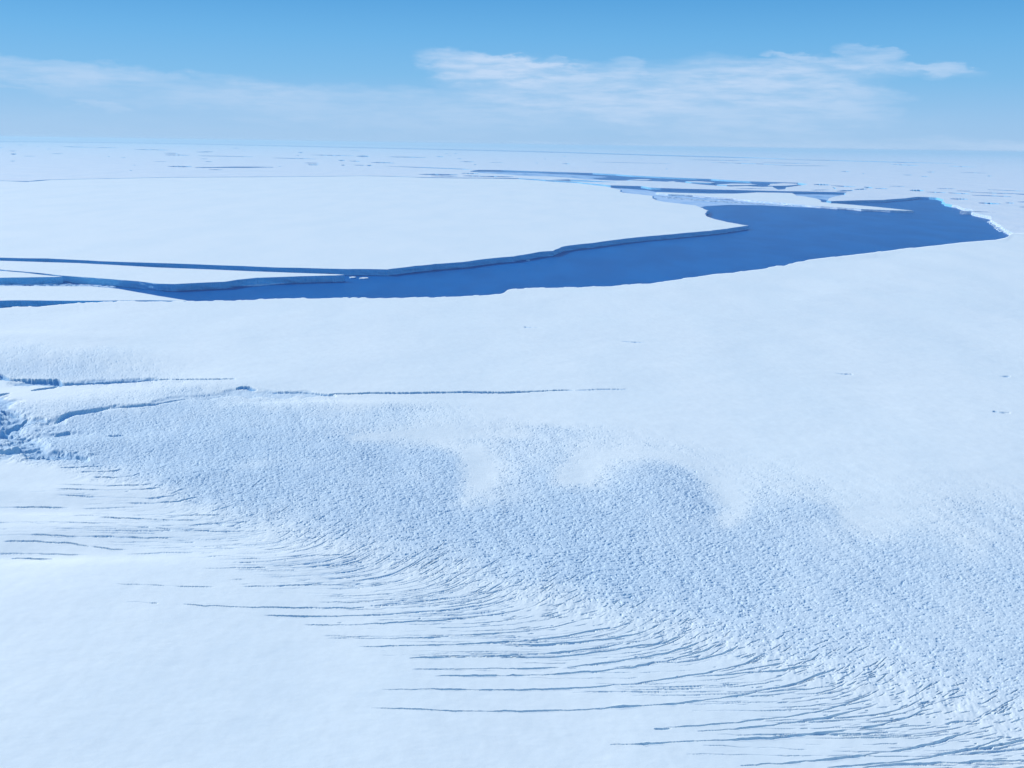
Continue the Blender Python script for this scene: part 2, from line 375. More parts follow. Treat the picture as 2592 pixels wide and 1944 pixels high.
# ripples running with the flow in the broken zone
Z += (fbm((X + 0.35 * Y) / 20, (Y - 0.2 * X) / 75, 62, 3) - 0.5) * 1.5 * sst(D, 0.05, 0.4)
# blocks and pits
n1 = 0.68 * vn((X + 0.2 * Y) / 3.3 + 0.5 * fbm(X / 9, Y / 9, 77, 2), Y / 1.9, 70) + 0.32 * vn(X / 1.6, Y / 1.5, 71); n2 = vn(X / 0.9, Y / 1.2, 80); n3 = vn(X / 14.0, Y / 22.0, 90)
patch = 0.78 + 0.44 * fbm(X / 45, Y / 90, 95, 4, 0.6)
thr = 0.79 - 0.34 * np.clip(D * patch, 0, 1.05)
Dm = sst(D, 0.02, 0.4)
pit = sst(n1, thr, thr + 0.13) * Dm * (0.6 + 0.6 * n3)
relief = np.interp(PX, [1300, 2300], [1.0, 0.6])
Z -= 1.0 * pit * relief
Z -= 0.22 * n2 * sst(D, 0.05, 0.7)
Z += (fbm(X / 6.5, Y / 7, 97, 2) - 0.5) * 0.4 * Dm
# ridgelets lined up with the flow where the crevasses dissolve into rubble
yb_ = np.interp(PX, [0, 200, 600, 1000, 1500, 2000, 2592, 3200], [1160, 1180, 1310, 1430, 1560, 1700, 1850, 2010])
trz = sst(D, 0.03, 0.22) * (1 - sst(D, 0.4, 0.75)) * np.exp(-((PY - yb_ + 40) / 90.0) ** 2)
Z += (fbm((X - 0.25 * Y) / 9, (Y + 0.3 * X) / 26, 66, 3, 0.7) - 0.5) * 1.4 * trz
# chaotic big blocks in the torn corner on the left
ch = np.exp(-(((PX + 20) / 110.0) ** 2 + ((PY - 1090) / 45.0) ** 2)) + 0.7 * np.exp(-(((PX - 130) / 110.0) ** 2 + ((PY - 1150) / 14.0) ** 2))
nb = fbm(X / 26, Y / 26, 100, 5, 0.66)
cm = sst(nb, 0.50, 0.56) * np.clip(ch * 1.5, 0, 1)
Z -= 3.2 * cm
del n2, nb
ZG = np.zeros_like(Z); ZL = np.zeros_like(Z)

# --- crevasses: carved column by column (every one is a curve over azimuth)
dr_row = np.gradient(RR, axis=0)
def carve(pts_px, w0, depth=None, gap=0.35, seed=0, lip=0.35, wig=1.0, taper=0.12, ex=2.6, even=False):
    P = GL(pts_px); th = np.arctan2(P[:, 0], P[:, 1]); r = np.hypot(P[:, 0], P[:, 1])
    o = np.argsort(th); th = th[o]; r = r[o]
    j0 = np.searchsorted(TH, th[0]); j1 = np.searchsorted(TH, th[-1])
    if j1 - j0 < 3: return
    J = np.arange(j0, j1); t = TH[J]; rc = np.interp(t, th, r)
    k = min(9, len(J) // 3 * 2 - 1)
    if k > 2:
        ker = np.ones(k) / k; rc = np.convolve(np.pad(rc, k // 2, mode='edge'), ker, mode='valid')
    s = t * rc
    rc = rc + (fbm(s / 14, s * 0 + seed * 1.7, 200 + seed, 3, 0.6) - 0.5) * 3.6 * wig
    q = np.linspace(0, 1, len(J)); tp = np.clip(np.minimum(q, 1 - q) / taper, 0, 1) ** 0.7
    wv = w0 * tp * (0.55 + 1.3 * sst(fbm(s / 26, s * 0 + 3.3 * seed, 300 + seed, 3), 0.30, 0.72))
    if even: wv = w0 * tp * (0.75 + 0.5 * fbm(s / 30, s * 0 + 3.3 * seed, 300 + seed, 3))
    brk = sst(fbm(s / 38, s * 0 + 5.1 * seed, 400 + seed, 3), gap, gap + 0.14)
    wv = wv * (0.15 + 0.85 * brk)
    slope = np.gradient(rc, t) / rc; cs = 1 / np.sqrt(1 + slope ** 2)
    for a, j in enumerate(J):
        w_ = wv[a]
        if w_ < 0.12: continue
        c = RR[:, j]; win = (w_ * 2.6 + 6) / cs[a]
        i0 = np.searchsorted(c, rc[a] - win); i1 = np.searchsorted(c, rc[a] + win)
        if i1 <= i0: continue
        d = (c[i0:i1] - rc[a]) * cs[a]
        weff = max(w_, 0.95 * dr_row[min(i0, NR2 - 1), j] * cs[a])
        dep = (depth if depth else min(8, 2.4 * w_ + 0.5)) * min(1, w_ / weff * 1.3)
        x = np.abs(d) / weff
        g = (np.where(x < 1, -dep * (1 - x ** ex), 0), lip * min(1.5, w_ * .5) * np.exp(-((x - 1.5) / 0.5) ** 2))
        ZG[i0:i1, j] = np.minimum(ZG[i0:i1, j], g[0]); ZL[i0:i1, j] = np.maximum(ZL[i0:i1, j], g[1])
def rg(pts, ox, oy, sc=1000 / 2212.0): return [(ox + x * sc, oy + y * sc) for x, y in pts]
R8 = lambda p: rg(p, 700, 1344); R6 = lambda p: rg(p, 1592, 1200); R7 = lambda p: rg(p, 0, 1244); R4 = lambda p: rg(p, 0, 780); R5 = lambda p: rg(p, 800, 900)
CR = [
 (R8([(0,425),(100,427),(250,428),(350,425),(420,428),(500,420)]), 1.5), (R8([(500,420),(620,408),(700,400),(850,390),(1000,370),(1200,345),(1320,318)]), 1.2),
 (R8([(0,470),(200,472),(350,470),(600,463),(780,450),(910,446),(1000,436),(1150,415),(1300,385),(1330,370)]), 1.9),
 (R8([(150,520),(300,520),(430,518),(600,512),(860,503),(1000,490),(1150,480)]), 1.5), (R8([(280,597),(420,597),(530,597),(800,597),(900,592),(1150,578),(1400,558),(1550,535),(1700,500),(1760,490)]), 1.5),
 (R8([(450,643),(560,645),(650,642),(850,640),(930,637),(1100,630),(1300,618),(1420,610),(1600,590),(1750,560),(1900,540),(2000,510)]), 1.6), (R8([(1250,635),(1500,632),(1700,620),(1900,600),(2030,575),(2090,552)]), 1.6),
 (R8([(740,712),(870,710),(1000,707),(1150,704),(1300,692),(1490,686),(1650,668),(1800,655),(1950,628)]), 1.9), (R8([(1250,708),(1400,706),(1570,700),(1700,688),(1900,665),(2050,640),(2212,620)]), 1.5),
 (R8([(750,775),(900,775),(1200,770),(1450,765),(1650,757),(1800,740),(1920,728),(1990,712),(2100,700),(2212,678)]), 1.7), (R8([(860,813),(960,812),(1080,812),(1250,808),(1500,802),(1780,785),(1900,772),(2000,763),(2100,740),(2212,720)]), 1.7),
 (R8([(580,887),(750,890),(1050,890),(1200,890),(1400,886),(1620,880),(1800,873),(1880,862),(2020,856),(2100,840),(2180,830)]), 1.6), (R8([(500,990),(690,996),(860,1005),(1000,1010),(1200,1010),(1320,1008),(1520,1004),(1740,996),(1850,990)]), 1.5),
 (R8([(1740,996),(1850,990),(1950,985),(2050,982),(2212,970),(2290,965)]), 2.3), (R6([(230,1292),(330,1280),(470,1262),(650,1235),(780,1208),(860,1195),(960,1165),(1040,1130),(1180,1090)]), 1.6),
 (R8([(1860,1192),(2050,1192),(2212,1186)]) + R6([(400,1496),(600,1490),(800,1478),(950,1465),(1100,1448),(1250,1432),(1400,1405),(1550,1370),(1640,1330),(1720,1310)]), 1.9),
 (R6([(0,1180),(150,1158),(300,1135),(430,1115),(520,1095),(650,1065),(720,1030),(780,990)]), 1.3), (R6([(350,1137),(500,1130),(700,1112),(850,1105),(960,1080),(1030,1070)]), 1.6), (R6([(560,1115),(700,1090),(890,1055)]), 1.2),
 (R6([(650,1250),(780,1242),(900,1232),(1150,1230)]), 0.8), (R6([(760,1222),(1000,1205),(1130,1185),(1200,1165),(1250,1165)]), 1.1), (R6([(180,1425),(400,1412),(600,1392),(700,1380),(890,1360),(1050,1330),(1200,1295),(1300,1260)]), 1.5),
 (R6([(380,1445),(600,1430),(750,1412),(900,1395),(1100,1365),(1250,1330),(1410,1285)]), 1.5), (R6([(1270,1435),(1450,1425),(1600,1412),(1750,1398),(1930,1380)]), 1.2),
 (R6([(620,1635),(800,1625),(950,1615),(1100,1600),(1300,1575),(1450,1555),(1600,1530),(1740,1500),(1850,1460),(1950,1430)]), 1.8), (R6([(1100,1646),(1300,1628),(1500,1610),(1650,1588),(1820,1560),(1950,1530),(2060,1490),(2120,1460)]), 1.6),
 (R6([(1850,1550),(2000,1530),(2212,1490),(2400,1440)]), 1.4), (R6([(1900,1560),(2212,1540),(2500,1500)]), 1.3), (R6([(1300,1644),(1600,1618),(1900,1612),(2212,1600),(2500,1570)]), 1.5), (R6([(540,1165),(640,1172),(850,1158)]), 0.5),
 (R6([(870,1505),(1100,1520),(1300,1535)]), 0.4), (R6([(400,1520),(600,1528),(1050,1545)]), 0.4), (R6([(0,975),(100,968),(210,942),(300,905)]), 1.2), (R6([(0,1033),(120,1020),(200,1005),(330,970),(400,940)]), 1.4),
 (R6([(0,1085),(150,1060),(340,1015),(440,985),(500,950)]), 1.3), (R6([(240,1058),(400,1040),(500,1015),(580,985),(620,960)]), 1.4), (R6([(1600,1300),(1700,1290),(1900,1230)]), .8), (R6([(1250,1160),(1330,1135),(1400,1100)]), .8),
 (R7([(640,512),(770,518),(900,522),(1000,528),(1210,534)]), 1.1), (R7([(1350,532),(1500,530),(1700,520),(1820,506)]), 1.3), (R7([(700,615),(790,618),(890,625)]), 1.0), (R7([(1020,626),(1150,638),(1210,637),(1320,643),(1450,645),(1640,647),(1900,643),(1960,650),(2050,642)]), 1.5),
 (R7([(1470,690),(1700,695),(1900,692),(2100,688),(2212,682)]), 1.6), (R7([(1330,400),(1450,398),(1540,390),(1700,370),(1830,350)]), 1.8), (R7([(1130,430),(1300,428),(1500,426)]), 1.6), (R7([(-300,60),(0,65),(200,66),(390,72)]), 2.2),
 (R7([(550,132),(750,140),(950,148),(1130,150)]), 2.0), (R7([(1050,182),(1200,168),(1400,163)]), 2.0), (R7([(-200,152),(0,155),(300,158),(500,170),(650,182)]), 1.3), (R7([(-200,218),(0,218),(200,220),(400,232),(640,235),(850,242),(1150,242)]), 1.4),
 (R7([(-200,235),(0,243),(200,248),(400,262),(600,290),(740,302)]), 1.5), (R7([(50,320),(140,322),(220,330),(300,333)]), 3.6), (R7([(-200,292),(0,295),(200,300),(400,312),(520,320)]), 1.0), (R7([(910,120),(1100,122),(1250,125)]), 1.6),
 (R7([(1000,200),(1200,212),(1500,215)]), 1.2), (R7([(650,182),(900,195),(1100,205)]), 1.1), (R7([(1500,410),(1800,412),(2212,400)]), 1.0), (R7([(1700,365),(2000,350)]), 1.2), (R7([(-100,190),(300,195),(700,210)]), .8),
 (R4([(330,893),(450,888),(560,880),(600,870)]), 2.4), (R4([(450,915),(600,912),(700,900)]), 2.4), (R4([(520,945),(650,948),(750,938),(790,920)]), 2.8), (R4([(300,985),(600,995),(800,990),(880,975)]), 1.8), (R4([(280,1010),(600,1020),(800,1015),(950,1000)]), 2.0),
 (R4([(300,1040),(600,1055),(850,1060),(1000,1045)]), 1.6), (R4([(700,1080),(850,1082),(1000,1075),(1120,1050)]), 1.8)]
for i, (p, w0) in enumerate(CR): carve(p, w0 * 0.47, seed=i, gap=0.17)
# great rifts on the left
RF = [(R4([(-60,372),(140,380),(300,385),(350,402),(420,400),(560,392),(700,390),(860,382),(960,384)]), 15, 12), (R4([(960,384),(1150,392),(1320,396)]), 5, 6), (R4([(170,450),(210,440),(300,425),(330,410)]), 9, 8),
      (R4([(300,628),(350,602),(420,582),(520,572),(620,552)]), 9, 9), (R4([(620,552),(750,545),(870,537),(1050,500)]), 3.5, 5), (R4([(1320,442),(1380,438),(1440,450)]), 8, 6), (R4([(1500,462),(1700,466),(1850,482)]), 3, 4),
      (R4([(1790,482),(1850,483),(1950,480),(2060,476),(2212,474)]) + R5([(100,213),(300,209),(450,210),(700,204),(850,201),(1050,203),(1250,197),(1380,194),(1450,196)]), 6.5, 8), (R5([(1450,196),(1600,191),(1750,190)]), 2.2, 3),
      (R4([(-300,360),(0,358),(60,375),(110,382)]), 9, 8), (R4([(-100,490),(0,482),(60,466)]), 9, 8), (R4([(-100,725),(0,700),(40,655),(120,622),(155,602)]), 9, 12), (R4([(300,692),(350,686),(400,672)]), 10, 9), (R4([(600,706),(700,700)]), 7, 5),
      (R4([(-80,800),(40,797),(160,785)]), 8, 9), (R4([(200,822),(350,835),(470,832)]), 9, 8), (R4([(-100,640),(0,650),(60,640)]), 9, 9), (R4([(0,560),(100,590)]), 6, 8), (R4([(120,630),(220,632)]), 3, 4)]
for i, (p, w0, dp) in enumerate(RF): carve(p, w0, depth=dp * 0.9, seed=500 + i, gap=-0.5, lip=0.0, wig=1.0, ex=5, taper=0.25, even=True)
# wide, shallow troughs that branch through the torn corner
TR = [(R4([(-150,470),(-20,500),(20,560),(70,640),(110,690),(170,760),(260,805),(470,838)]), 30, 5), (R4([(-60,650),(120,612),(240,625)]), 20, 3), (R4([(-80,800),(60,798),(200,770)]), 16, 3.5),
      (R4([(120,392),(300,398),(560,388),(860,378)]), 27, 3.6), (R4([(900,520),(1100,490),(1330,460),(1600,470),(1850,486)]), 30, 2.0), (R4([(290,632),(420,585),(620,556),(870,540)]), 18, 2.6), (R4([(250,700),(400,680),(520,690)]), 24, 2.6)]
ICE_SHADE_T = np.zeros_like(Z)
def trench(pts_px, w0, depth, seed, ice=0.75):
    P = GL(pts_px); lo = P.min(0) - 3 * w0; hi = P.max(0) + 3 * w0
    m = (X > lo[0]) & (X < hi[0]) & (Y > lo[1]) & (Y < hi[1]); x = X[m]; y = Y[m]
    x2 = x + (fbm(x / 45, y / 45, 800 + seed, 4, 0.6) - 0.5) * 1.7 * w0; y2 = y + (fbm(x / 45, y / 45, 820 + seed, 4, 0.6) - 0.5) * 1.7 * w0
    d = np.full(x.shape, 1e9); n = len(P)
    for k in range(n - 1):
        a, b = P[k], P[k + 1]; ab = b - a; t = np.clip(((x2 - a[0]) * ab[0] + (y2 - a[1]) * ab[1]) / (ab @ ab), 0, 1)
        q = (k + t) / (n - 1); wl = w0 * (0.35 + 0.65 * np.minimum(1, 5 * (1 - q)))
        d = np.minimum(d, np.hypot(x2 - a[0] - ab[0] * t, y2 - a[1] - ab[1] * t) / wl)
    g = 1 - sst(d, 0.35, 1.0)
    g2 = g * (0.6 + 0.8 * fbm(x / 12, y / 14, 840 + seed, 3, 0.6))
    Z[m] -= depth * g2; ICE_SHADE_T[m] = np.maximum(ICE_SHADE_T[m], ice * sst(g2, 0.25, 0.8))  # trench floors tinted: exposed blue ice plus painted shade
for i, (p, w0, dp) in enumerate(TR): trench(p, w0, dp, i, 0.62 if i < 4 else 0.3)
# sparse little cracks on the smooth apron
SM = [(1325, 828, 1365, 829), (1570, 863, 1640, 867), (2112, 944, 2160, 947), (2510, 1044, 2560, 1048), (2530, 950, 2560, 950), (1655, 1846, 1700, 1845)]
for i, (a, b, c, d) in enumerate(SM): carve([(a, b), ((a + c) / 2, (b + d) / 2 + 1), (c, d)], 1.3 if b < 1200 else 0.6, seed=600 + i, gap=-0.5, lip=0, wig=.3)
# secondary cracks: run left from the broken zone, flattening out as the photo's do
bx = [0, 200, 600, 1000, 1500, 2000, 2592, 3200]; by = [1160, 1180, 1310, 1430, 1560, 1700, 1850, 2010]
cnt = 0
for k in range(600):
    x = random.uniform(250, 2900) if k < 300 else random.uniform(330, 1350); yb = np.interp(x, bx, by); s = abs(random.gauss(0, 1)) * (85 if x > 1300 else 60) - 55
    if k % 4 == 0: s = random.uniform(-110, 30)
    y = yb + s; 
    if x < 620: s = random.uniform(0, 150); y = yb + s
    if y > 1960 or (x < 900 and s > 110): continue
    L = random.uniform(60, 420) if x < 1300 else random.uniform(150, 620) + 0.6 * max(s, 0); pts = []; xx, yy = x, y; n = max(4, int(L / 9))
    for q in range(n):
        pts.append((xx, yy)); sb = yy - np.interp(xx, bx, by)
        sl_ = -0.55 * math.exp(-max(sb, -25) / 42.0) * (1 if xx > 700 else 0.35) + 0.015
        sl_ = max(sl_, -0.62); xx -= 9; yy -= sl_ * 9
    carve(pts, random.choice([0.16, 0.18, 0.2, 0.24, 0.3, 0.42]), seed=700 + k, gap=0.34, taper=0.3, lip=0.6)
    cnt += 1
for k in range(900):
    x = random.uniform(330, 2750); sb = random.gauss(-15, 55); y = np.interp(x, bx, by) + sb
    if y > 1950: continue
    L = random.uniform(9, 46); sl_ = -0.30 * math.exp(-max(sb, -60) / 70.0) * random.uniform(0.3, 1.3)
    carve([(x - L, y - sl_ * L * 0.9), (x - L / 2, y - sl_ * L * 0.5), (x, y)], random.choice([0.25, 0.35, 0.45, 0.6]), seed=2000 + k, gap=-0.5, taper=0.4, lip=0.7, wig=0.4, even=True)
Z = Z + ZG + ZL * (ZG > -0.2)
ICE_SHADE = np.clip(np.maximum(np.maximum(-ZG / 2.5, pit * 0.42), cm * 0.8), 0, 1)  # blue of deep ice and shade of cracks and pits, painted together
ICE_SHADE = np.maximum(ICE_SHADE, ICE_SHADE_T)
ICE_SHADE = np.maximum(ICE_SHADE, 0.40 * sst(D * patch, 0.15, 0.85) * np.interp(PX, [0, 1500, 2400], [1.1, 1.0, 0.7]))  # tone of fine shadowed cracks and exposed ice painted over dense rubble
ZZ = HS + Z
ZZ = np.where(RR > rmax[None, :] * 0.9999, HS, ZZ)
# skirt = the cliff on the far side of the channel edge
k_rows = [(1.0004, 0.8), (1.0012, 0.4), (1.0016, -0.12)]
XS, YS, ZS_ = [X], [Y], [ZZ]
for f_, t_ in k_rows:
    XS.append((rmax * f_ * np.sin(TH))[None]); YS.append((rmax * f_ * np.cos(TH))[None]); ZS_.append(np.full((1, NC), HS * t_))
XA = np.vstack(XS); YA = np.vstack(YS); ZA = np.vstack(ZS_)
nr = XA.shape[0]
co = np.stack([XA, YA, ZA], -1).reshape(-1, 3).astype(np.float32)
me = bpy.data.meshes.new('terrain')
me.vertices.add(len(co)); me.vertices.foreach_set('co', co.ravel())
ii, jj = np.meshgrid(np.arange(nr - 1), np.arange(NC - 1), indexing='ij')
a = (ii * NC + jj).ravel(); quads = np.stack([a, a + 1, a + NC + 1, a + NC], 1).astype(np.int32)
nq = len(quads)
me.loops.add(nq * 4); me.loops.foreach_set('vertex_index', quads.ravel())
me.polygons.add(nq); me.polygons.foreach_set('loop_start', np.arange(nq, dtype=np.int32) * 4)
try: me.polygons.foreach_set('loop_total', np.full(nq, 4, np.int32))
except Exception: pass
ia = me.attributes.new('blue_ice_shade', 'FLOAT', 'POINT'); ia.data.foreach_set('value', np.vstack([ICE_SHADE, np.zeros((3, NC))]).astype(np.float32).ravel())
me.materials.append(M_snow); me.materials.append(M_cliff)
mi = np.zeros(nq, np.int32); mi[(ii.ravel() >= NR2 - 1)] = 1
me.polygons.foreach_set('material_index', mi)
me.update(calc_edges=True)
# normals must look up
me.flip_normals() if me.polygons[NC * 5 + 5].normal.z < 0 else None
ter = bpy.data.objects.new('terrain', me); col.objects.link(ter); tag(ter, kind='structure')
del co, quads, a, ii, jj

# ------------------------------------------------------------------ the far ice with its leads
H2 = HS - 0.1
pack_px = [(-2600, 500), (-900, 478), (-300, 464), (0, 457), (50, 458.3), (75, 458.8), (95, 456.2), (130, 454.6), (240, 452.5), (434, 448.6), (600, 447.6), (780, 446.5), (925, 444.8), (1000, 446), (1040, 448), (1163, 450), (1230, 450), (1312, 451), (1363, 454), (1393, 456), (1461, 460), (1534, 468), (1546, 469),
           (1585, 470), (1622, 471), (1640, 474), (1673, 476), (1740, 478), (1825, 480), (1992, 484), (2060, 485), (2144, 487), (2138, 493), (2114, 497), (2098, 502), (2092, 508), (2104, 509), (2170, 507), (2236, 506), (2290, 502), (2323, 498), (2351, 499), (2370, 500),
           (2384, 504), (2384, 510), (2392, 515), (2424, 520), (2440, 527), (2461, 530), (2461, 537), (2480, 542), (2508, 548), (2506, 556), (2522, 566), (2538, 574), (2550, 582), (2568, 591)]
n_rough = len(pack_px) - 1
P = list(GL(pack_px))
tuck = [G(2570, 591.5), G(2700, 590.5), G(2900, 590.5), G(3200, 594.5), G(3700, 603), G(4500, 618)]
P += tuck
last = P[-1]; P += [last * 1.02 + np.array([3000, 0]), np.array([160000.0, 30000.0]), np.array([160000.0, 160000.0]), np.array([-160000.0, 160000.0]), np.array([-160000.0, 20000.0])]
outer = rough_loop(np.array(P), 15, 26, 11, keep=set(range(n_rough, len(P))))
def lens(x0, y0, x1, y1, t, n=10, seed=0, tilt=None):
    """thin lens-shaped opening between two pixels, t thick (pixels)"""
    rr = random.Random(seed + int(x0 * 7 + y0)); up_, lo = [], []
    for i in range(n + 1):
        q = i / n; x = x0 + (x1 - x0) * q; y = y0 + (y1 - y0) * q; e = t * 0.5 * (math.sin(math.pi * min(max(q, 0.04), 0.96)) ** 0.5)
        up_.append((x, y - e * rr.uniform(.6, 1.1))); lo.append((x, y + e * rr.uniform(.6, 1.1)))
    return up_ + lo[::-1]
def band(line, t, seed=0):
    rr = random.Random(seed); up_, lo = [], []; n = len(line)
    for i, p in enumerate(line):
        e = (p[2] if len(p) > 2 else t) * 0.5 * (0.25 if i in (0, n - 1) else 1)
        up_.append((p[0], p[1] - e)); lo.append((p[0], p[1] + e))
    return up_ + lo[::-1]
holes_px = [band([(-700, 349), (-200, 355), (0, 358), (120, 359), (300, 361), (600, 366.5), (800, 371), (1000, 375.5), (1200, 380), (1400, 385), (1500, 388), (1700, 394), (1850, 398), (1990, 402)], 2.6),
            band([(1960, 403), (2100, 406), (2250, 410), (2420, 414)], 1.5),
            # the long lead crossing the middle distance
            [(1210, 430), (1270, 430.5), (1370, 434), (1500, 438), (1560, 441), (1600, 444), (1700, 449), (1800, 453), (1900, 459), (1960, 461), (2020, 462.5), (2045, 466), (2028, 469), (1990, 474), (1985, 479), (1970, 480), (1955, 472), (1930, 473), (1890, 471), (1850, 472),
             (1800, 469), (1775, 467), (1720, 461), (1690, 460), (1650, 458), (1600, 457), (1560, 457), (1530, 455.5), (1480, 454), (1455, 451), (1400, 447), (1330, 445), (1270, 441), (1215, 438), (1190, 434)],
            band([(975, 421, 1), (1060, 423.5, 1.6), (1170, 428, 1.8), (1195, 429, 1.2)], 1.8),
            lens(1060, 441, 1158, 442.5, 3.0), lens(1090, 445.2, 1160, 446.2, 2.0), lens(1168, 438.5, 1212, 439.5, 2.4), lens(1172, 445, 1226, 446, 2.2), None]
holes_px[-1] = lens(1216, 446.5, 1300, 447.5, 2.6)
holes_px += [band([(1395, 455.5, 1), (1440, 456, 4), (1500, 459, 3.5), (1560, 461, 1.5)], 3), band([(1860, 477, 1), (1900, 477.3, 1.4), (1960, 478.2, 0.8)], 1.4)]
LE = [(424, 421, 486, 422, 2.6), (494, 424, 692, 423, 3.4), (340, 378, 426, 380, 2), (418, 392, 480, 393, 2.2), (497, 385, 540, 384, 1.8), (503, 394, 640, 397, 1.6), (27, 390, 42, 390, 3.4), (755, 386, 766, 386, 2.6), (785, 392, 895, 394.5, 1.8), (903, 395, 933, 396, 4),
      (692, 399.5, 800, 402.5, 1.6), (857, 406, 873, 406, 3), (885, 407.5, 912, 408.5, 2), (940, 411, 998, 412.5, 2.4), (780, 417, 806, 417.5, 2.6), (864, 418, 874, 418, 2.6), (897, 418, 925, 418.5, 1.6), (929, 419, 941, 419, 3), (985, 397, 1078, 398.5, 2.2), (1105, 396, 1122, 397, 2.6),
      (160, 371, 235, 373, 1.8), (240, 373, 300, 374, 1.5), (130, 389, 160, 389, 1.2), (60, 395, 90, 395.4, 1.0), (1128, 389, 1134, 389, 2), (1150, 389, 1157, 389, 2), (1500, 410, 1700, 414, 1.0), (1740, 404, 1900, 407, 1.2), (1800, 411, 1990, 417, 1.4), (1960, 419, 2100, 420, 1.0), (1930, 411.5, 2050, 414, 1.2),
      (2260, 411, 2320, 412, 1.2), (2255, 416, 2325, 419, 1.4), (2330, 446, 2350, 447, 1.4), (2285, 443, 2310, 443, 1.2), (2400, 420, 2470, 423, 1.2), (2430, 437, 2500, 438, 1.0),
      (2060, 467, 2100, 468, 3.2), (2104, 470, 2168, 473, 2.2), (2108, 474.5, 2116, 478, 3.4), (2052, 481.5, 2100, 480.5, 1.6), (2118, 484, 2160, 482, 3.4), (2162, 480, 2196, 478, 2.8), (2187, 473.5, 2209, 475.5, 3.2), (2214, 476.5, 2248, 478, 1.8), (2303, 481.5, 2338, 482.5, 4.4),
      (2345, 486, 2395, 488, 1.8), (2400, 488, 2455, 491, 2.2), (2455, 487, 2592, 491, 1.6), (2460, 494, 2560, 497.5, 2.0), (2405, 503, 2450, 504.5, 3.2), (2477, 513.5, 2533, 516, 3.6), (2545, 513.5, 2567, 514, 2.4), (2576, 511, 2610, 511, 2), (2580, 524, 2640, 524, 2.6), (2570, 491, 2640, 494, 2.2), (2430, 542 - 8, 2520, 543.5 - 6, 1.5),
      (2420, 483, 2470, 484, 1.4), (2500, 480, 2600, 484, 1.4), (2250, 471, 2290, 472, 1.2), (2370, 477, 2420, 478, 1.2)]
holes_px += [lens(*l) for l in LE]
# scattered tiny dark slots of the far field
occ = [(min(p[0] for p in h), max(p[0] for p in h), min(p[1] for p in h), max(p[1] for p in h)) for h in holes_px]
band_y = lambda x, x0, y0, x1, y1: y0 + (y1 - y0) * (x - x0) / (x1 - x0)
tries = 0
while tries < 900 and len(occ) < 128:
    tries += 1
    x = random.uniform(-300, 2800); yh = 354 + 0.0148 * x; y = yh + 12 + random.random() ** 1.4 * (62 if x < 1150 else 44 if x < 1500 else 46)
    ylim = np.interp(x, [0, 1200, 1500, 2000, 2300, 2800], [444, 422, 431, 456, 468, 500])
    if y > ylim - 3: continue
    L = random.choice([4, 7, 12, 20, 36]) ; t = random.uniform(0.8, 1.7)
    b = (x - 3, x + L + 3, y - t - 1.2, y + 0.015 * L + t + 1.2)
    line_y = np.interp([b[0], b[1]], [0, 600, 1200, 1500, 2000, 2400], [358, 366, 380, 388, 402, 414])
    if b[2] < line_y.max() + 4: continue
    if any(b[0] < o[1] and b[1] > o[0] and b[2] < o[3] and b[3] > o[2] for o in occ[1:]): continue
    occ.append(b); holes_px.append(lens(x, y, x + L, y + 0.016 * L, t, n=5, seed=tries))
holes = []
for i, h in enumerate(holes_px):
    g = GL(h); ar = 0.5 * np.sum(g[:, 0] * np.roll(g[:, 1], -1) - np.roll(g[:, 0], -1) * g[:, 1])
    if ar < 0: g = g[::-1]
    holes.append(rough_loop(g, 16, 60, 20 + i) if i == 2 else g)
V, Fc = cap_faces([outer] + holes)
WV, WF = walls([outer] + holes, H2, -1.0, 1.5, 5)
b = len(V)
allv = [(p[0], p[1], H2) for p in V] + WV
allf = Fc + [tuple(b + k for k in f) for f in WF]
# the walls round the open bay face the sun: their firn colour carries the sunlit brightness, the rest blue
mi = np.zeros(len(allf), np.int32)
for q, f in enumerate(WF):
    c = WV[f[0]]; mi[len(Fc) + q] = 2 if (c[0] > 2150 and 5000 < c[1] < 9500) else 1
far = tag(link('far_terrain', allv, allf, [M_far, M_cliff, M_firn_lit], mi), kind='structure')

# ------------------------------------------------------------------ slabs and floes
def slab(name, px, label, cat, top=HS, amp=9, step=28, seed=1, keep=None, wall=M_cliff, parts=True, group=None, wamp=4.0, topmat=None, mapz=None, z0=-1.0):
    g = GL(px, top if mapz is None else mapz)
    ar = 0.5 * np.sum(g[:, 0] * np.roll(g[:, 1], -1) - np.roll(g[:, 0], -1) * g[:, 1])
    if ar < 0: g = g[::-1]
    lp = rough_loop(g, amp, step, seed)
    o = lp.mean(0); lp = lp - o
    V, Fc = cap_faces([lp]); WV, WF = walls([lp], top, z0, wamp, seed)
    topmat = topmat or M_snow
    if parts:
        root = bpy.data.objects.new(name, None); root.location = (o[0], o[1], 0); col.objects.link(root)
        link('snow_top', [(p[0], p[1], top) for p in V], Fc, [topmat], parent=root)
        link('cliff_face', WV, WF, [wall], parent=root)
    else:
        b = len(V)
        root = link(name, [(p[0], p[1], top) for p in V] + WV, Fc + [tuple(b + k for k in f) for f in WF], [topmat, wall], [0] * len(Fc) + [1] * len(WF))
        root.location = (o[0], o[1], 0)
    return tag(root, label, cat, group)

